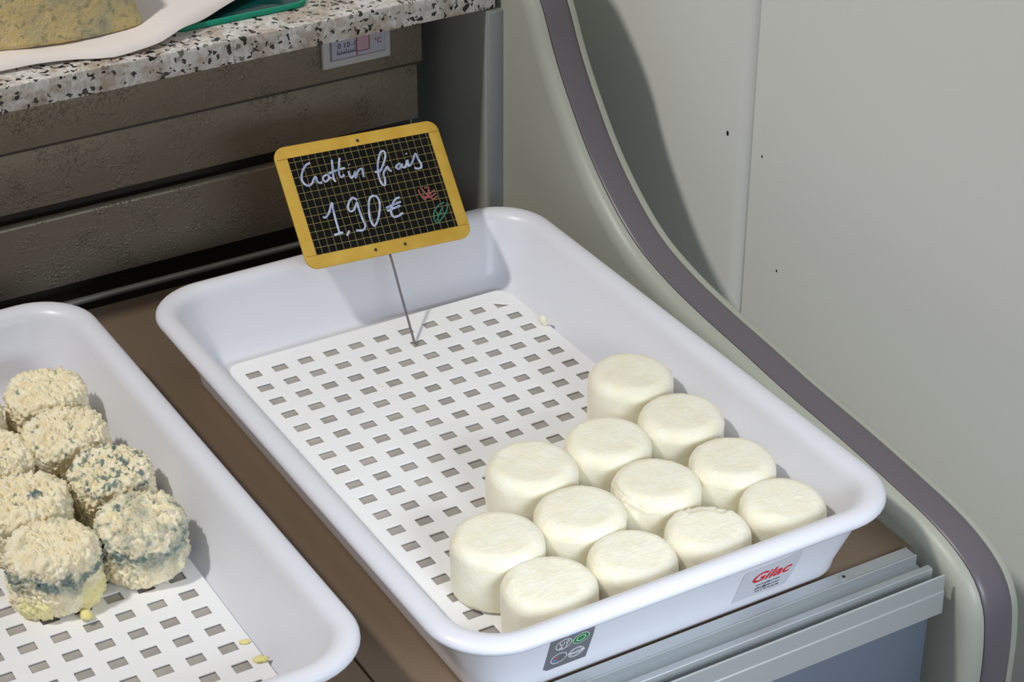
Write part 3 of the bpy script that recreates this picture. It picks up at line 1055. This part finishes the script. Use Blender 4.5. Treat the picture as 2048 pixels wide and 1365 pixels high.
for idx, (cx, cy, r, H, ridge, style, rot, lb) in enumerate(aged_spots):
    rnd = random.Random(7 + idx)
    so = Vector((rnd.uniform(-50, 50), rnd.uniform(-50, 50), rnd.uniform(-50, 50)))

    def disp(p, nrm_, so=so, H=H, r=r, ridge=ridge, style=style, rz=math.radians(rot[2])):
        q = p * 1000.0
        warp = Vector((noise.noise(q * 0.11 + so), noise.noise(q * 0.11 + so * 1.3), noise.noise(q * 0.11 + so * 1.7)))
        lump = noise.noise(q * 0.055 + so) * 0.0024 + noise.noise(q * 0.12 + so * 2) * 0.0012
        pw = q + warp * 2.6
        # worm-like wrinkles: thin curling folds standing over the lumpy body
        n1 = abs(noise.noise(pw * 0.21 + so))
        n2 = abs(noise.noise(pw * 0.36 + so * 3))
        n3 = noise.noise(q * 0.9 + so * 2)
        top = max(0.0, nrm_.z)
        fold = max(0.0, 1 - n1 * 3.6) ** 0.7 * 0.0019 + max(0.0, 1 - n2 * 3.2) ** 0.8 * 0.0015 + n3 * 0.00012
        w = lump + fold - 0.0016
        if ridge > 0:
            u = (p.x * math.cos(rz) + p.y * math.sin(rz)) * 1000 + warp.x * 1.6
            w += top * ridge * (abs(math.sin(u * math.pi / 5.6)) - 0.6) * 0.0017
        if p.z < 0.007:
            w = w * (0.35 + 0.65 * p.z / 0.007)
        # pigment
        a1 = noise.noise(q * 0.16 + so * 0.7)
        a2 = noise.noise(q * 0.42 + so * 0.9)
        a3 = noise.noise(q * 0.07 + so * 0.5)
        m = 0.0
        pst = 0.0
        ang = math.degrees(math.atan2(p.y, p.x)) % 360
        hh = p.z / H
        if style in ('few', 'few2'):
            m = (a1 + 0.5 * a2 - 0.52) * 5
        elif style == 'dots':
            m = (0.6 * a1 + 0.75 * a2 - 0.40) * 5.5
        elif style == 'many':
            m = (0.5 * a1 + 0.8 * a2 + (0.05 if hh > 0.75 else -0.30)) * 4.5 - 0.35
        elif style == 'patch':
            band = max(0.0, 1 - abs(hh - 0.58) / 0.30)
            side = 1.0 if (ang > 300 or ang < 60) else 0.75
            m = (band * side * 1.2 + a1 * 0.9 + a2 * 0.5 + (0.34 if hh > 0.8 else -0.05) - 0.34) * 1.6
        elif style == 'band':
            band = max(0.0, 1 - abs(hh - 0.62) / 0.26)
            m = (band * 1.2 + a1 * 0.8 + a2 * 0.5 - 0.45 + (0.05 if hh > 0.8 else -0.1)) * 1.7
            if hh < 0.55 and (285 < ang < 335):
                pst = max(0.0, min(1.0, (0.55 - hh) * 5 + a1 * 0.9))
                m -= pst * 3
                w = w * (1 - 0.25 * pst) + 0.0008 * pst + abs(noise.noise(q * 0.3 + so)) * 0.0016 * pst
            if hh < 0.5 and (205 < ang < 245):
                pst = max(pst, max(0.0, min(0.9, (0.45 - hh) * 5 + a1 * 0.9)))
                m -= pst * 3
                w += 0.002 * pst
        if style == 'few2':
            d = (Vector((p.x, p.y)) - Vector((0.006, -0.006))).length
            if hh > 0.8 and d < 0.006:
                m = max(m, (0.006 - d) / 0.003 + a2)
        haze = 0.0
        if style in ('patch', 'band'):
            haze = max(0.0, min(0.55, (band * 0.75 + a3 * 0.9 + a1 * 0.3 - (0.02 if style == 'patch' else 0.22)) * 0.95)) * (1 - pst)
        return nrm_ * w, {'mould': max(haze, max(0.0, min(0.9, m * 0.8))), 'paste': pst}
    pr = lathe_grid(r - 0.0006, H, 0.006, 0.0095, 0, 44, 40)
    o = puck('aged_cheese', pr, 256, disp, M['aged'])
    o.location = (cx, cy, 0.0)
    tag(o, lb, 'cheese', 'wrinkled aged cheeses in the left tray')

# ------------------------------------------------------------------ price sign
BASE = (0.1168, -0.0200, 0.0002)
sign = tag(empty('price_sign', BASE), 'yellow-framed slate price card on a wire, reading Crottin frais 1,90 €', 'price sign')
CX = Vector((0.99832, -0.04963, -0.03004)).normalized()
CZ = Vector((0.05618, 0.69787, 0.71402))
CZ = (CZ - CX * CZ.dot(CX)).normalized()
CY = CZ.cross(CX)
CO = Vector((0.05900, 0.02920, 0.05280)) - Vector(BASE)
CM = Matrix(((CX.x, CY.x, CZ.x, CO.x), (CX.y, CY.y, CZ.y, CO.y), (CX.z, CY.z, CZ.z, CO.z), (0, 0, 0, 1))) @ Matrix.Diagonal((1.035, 1.035, 1.035, 1))
CW, CH = 0.12604, 0.0905
rr = [[(x + CW / 2, yy, z + CH / 2) for (x, z, _) in ring_rr(CW / 2 - d, CH / 2 - d, 0.0085 - d, 0, 8)] for d, yy in ((0.0005, 0.0), (0.0, 0.0004), (0.0, 0.0018), (0.0005, 0.0022))]
board = loft('board', rr, M['yellow'], sign, 40)
board.matrix_basis = CM
board['label'] = 'yellow rounded frame board'
u0, u1, v0, v1 = 0.0090, 0.1170, 0.0096, 0.0815
sl = box('slate', u0, u1, -0.0004, 0.0004, v0, v1, M['slate'], board)
# faint joint lines of the printed wooden frame
for (a, b) in (((0.0012, v1), (0.0090, v1)), ((u1, v1), (CW - 0.0012, v1)), ((0.0012, v0), (0.0090, v0)), ((u1, v0), (CW - 0.0012, v0))):
    tube('frame_joint', [(a[0], -0.0001, a[1]), (b[0], -0.0001, b[1])], 0.00018, M['fj'], board, 6)
for (u, v_) in ((0.0632, 0.0854), (0.0517, 0.0047), (0.0742, 0.0045)):
    d = disc('nail', 0.00105, 0.0004, M['nail'], board, 12)
    d.matrix_basis = Matrix.Translation((u, -0.0003, v_)) @ Matrix.Rotation(math.pi / 2, 4, 'X') @ Matrix.Translation((0, 0, -0.0002))


def chalk(name, strokes, r, mat):
    for s in strokes:
        pts = smooth_line([(x / 1000, -0.00045, y / 1000) for x, y in s], 0.0012)
        tube(name, pts, r, M[mat], board, 6, 0.35, (0, 1, 0))


chalk('chalk_stroke', TEXT_STROKES, 0.00078, 'chalk')
chalk('flower_stroke', PINK_STROKES, 0.00055, 'pink')
chalk('leaf_stroke', GREEN_STROKES, 0.00048, 'green_chalk')
at_ = CM @ Vector((0.0620, 0.0026, 0.0040))
at2 = CM @ Vector((0.0600, 0.0026, 0.0300))
tube('wire', smooth_line([(0, 0, 0), tuple(at_ * 0.5), tuple(at_), tuple(at2)], 0.004), 0.0009, M['wire'], sign, 8)

# ------------------------------------------------------------------ crumbs
def crumb(x, y, s, mat, lb, seed, grp, z=0.0, stretch=(1, 1, 1)):
    rnd = random.Random(seed)
    bm_ = bmesh.new()
    bmesh.ops.create_icosphere(bm_, subdivisions=2, radius=s)
    for v_ in bm_.verts:
        k = 1 + 0.45 * noise.noise(v_.co * (1.4 / s) + Vector((seed, 0, 0)))
        v_.co = Vector((v_.co.x * k * stretch[0], v_.co.y * k * stretch[1], v_.co.z * k * stretch[2] * 0.7))
    zmin = min(v_.co.z for v_ in bm_.verts)
    for v_ in bm_.verts:
        v_.co.z -= zmin
    me = bpy.data.meshes.new('cheese_crumb')
    bm_.to_mesh(me)
    bm_.free()
    me.shade_smooth()
    me.materials.append(M[mat].m)
    o = link(bpy.data.objects.new('cheese_crumb', me))
    o.location = (x, y, z)
    o.rotation_euler = (0, 0, rnd.uniform(0, 6))
    return tag(o, lb, 'crumb', grp)


crumb(0.2108, -0.0420, 0.0036, 'crumb', 'white cheese crumb on the right edge of the drain mat', 3, 'crumbs on the fresh cheese mat', 0, (1.3, 0.8, 1.5))
crumb(0.0696, -0.0590, 0.0011, 'crumb', 'tiny white crumb beside a mat hole below the sign wire', 5, 'crumbs on the fresh cheese mat')
crumb(-0.1278, -0.2690, 0.0018, 'crumb_y', 'yellow cheese crumb on the bare mat in front of the mouldy cheeses, upper one', 9, 'yellow crumbs on the left mat', 0, (2.0, 1.2, 0.6))
crumb(-0.1266, -0.2880, 0.0021, 'crumb_y', 'larger yellow cheese smear on the bare mat near the tray corner', 11, 'yellow crumbs on the left mat', 0, (2.2, 1.6, 0.5))
crumb(-0.1990, -0.2020, 0.0040, 'crumb_y', 'soft yellow crumb fallen below the torn mouldy cheese', 13, 'yellow crumbs on the left mat', 0, (1.3, 1.0, 1.0))
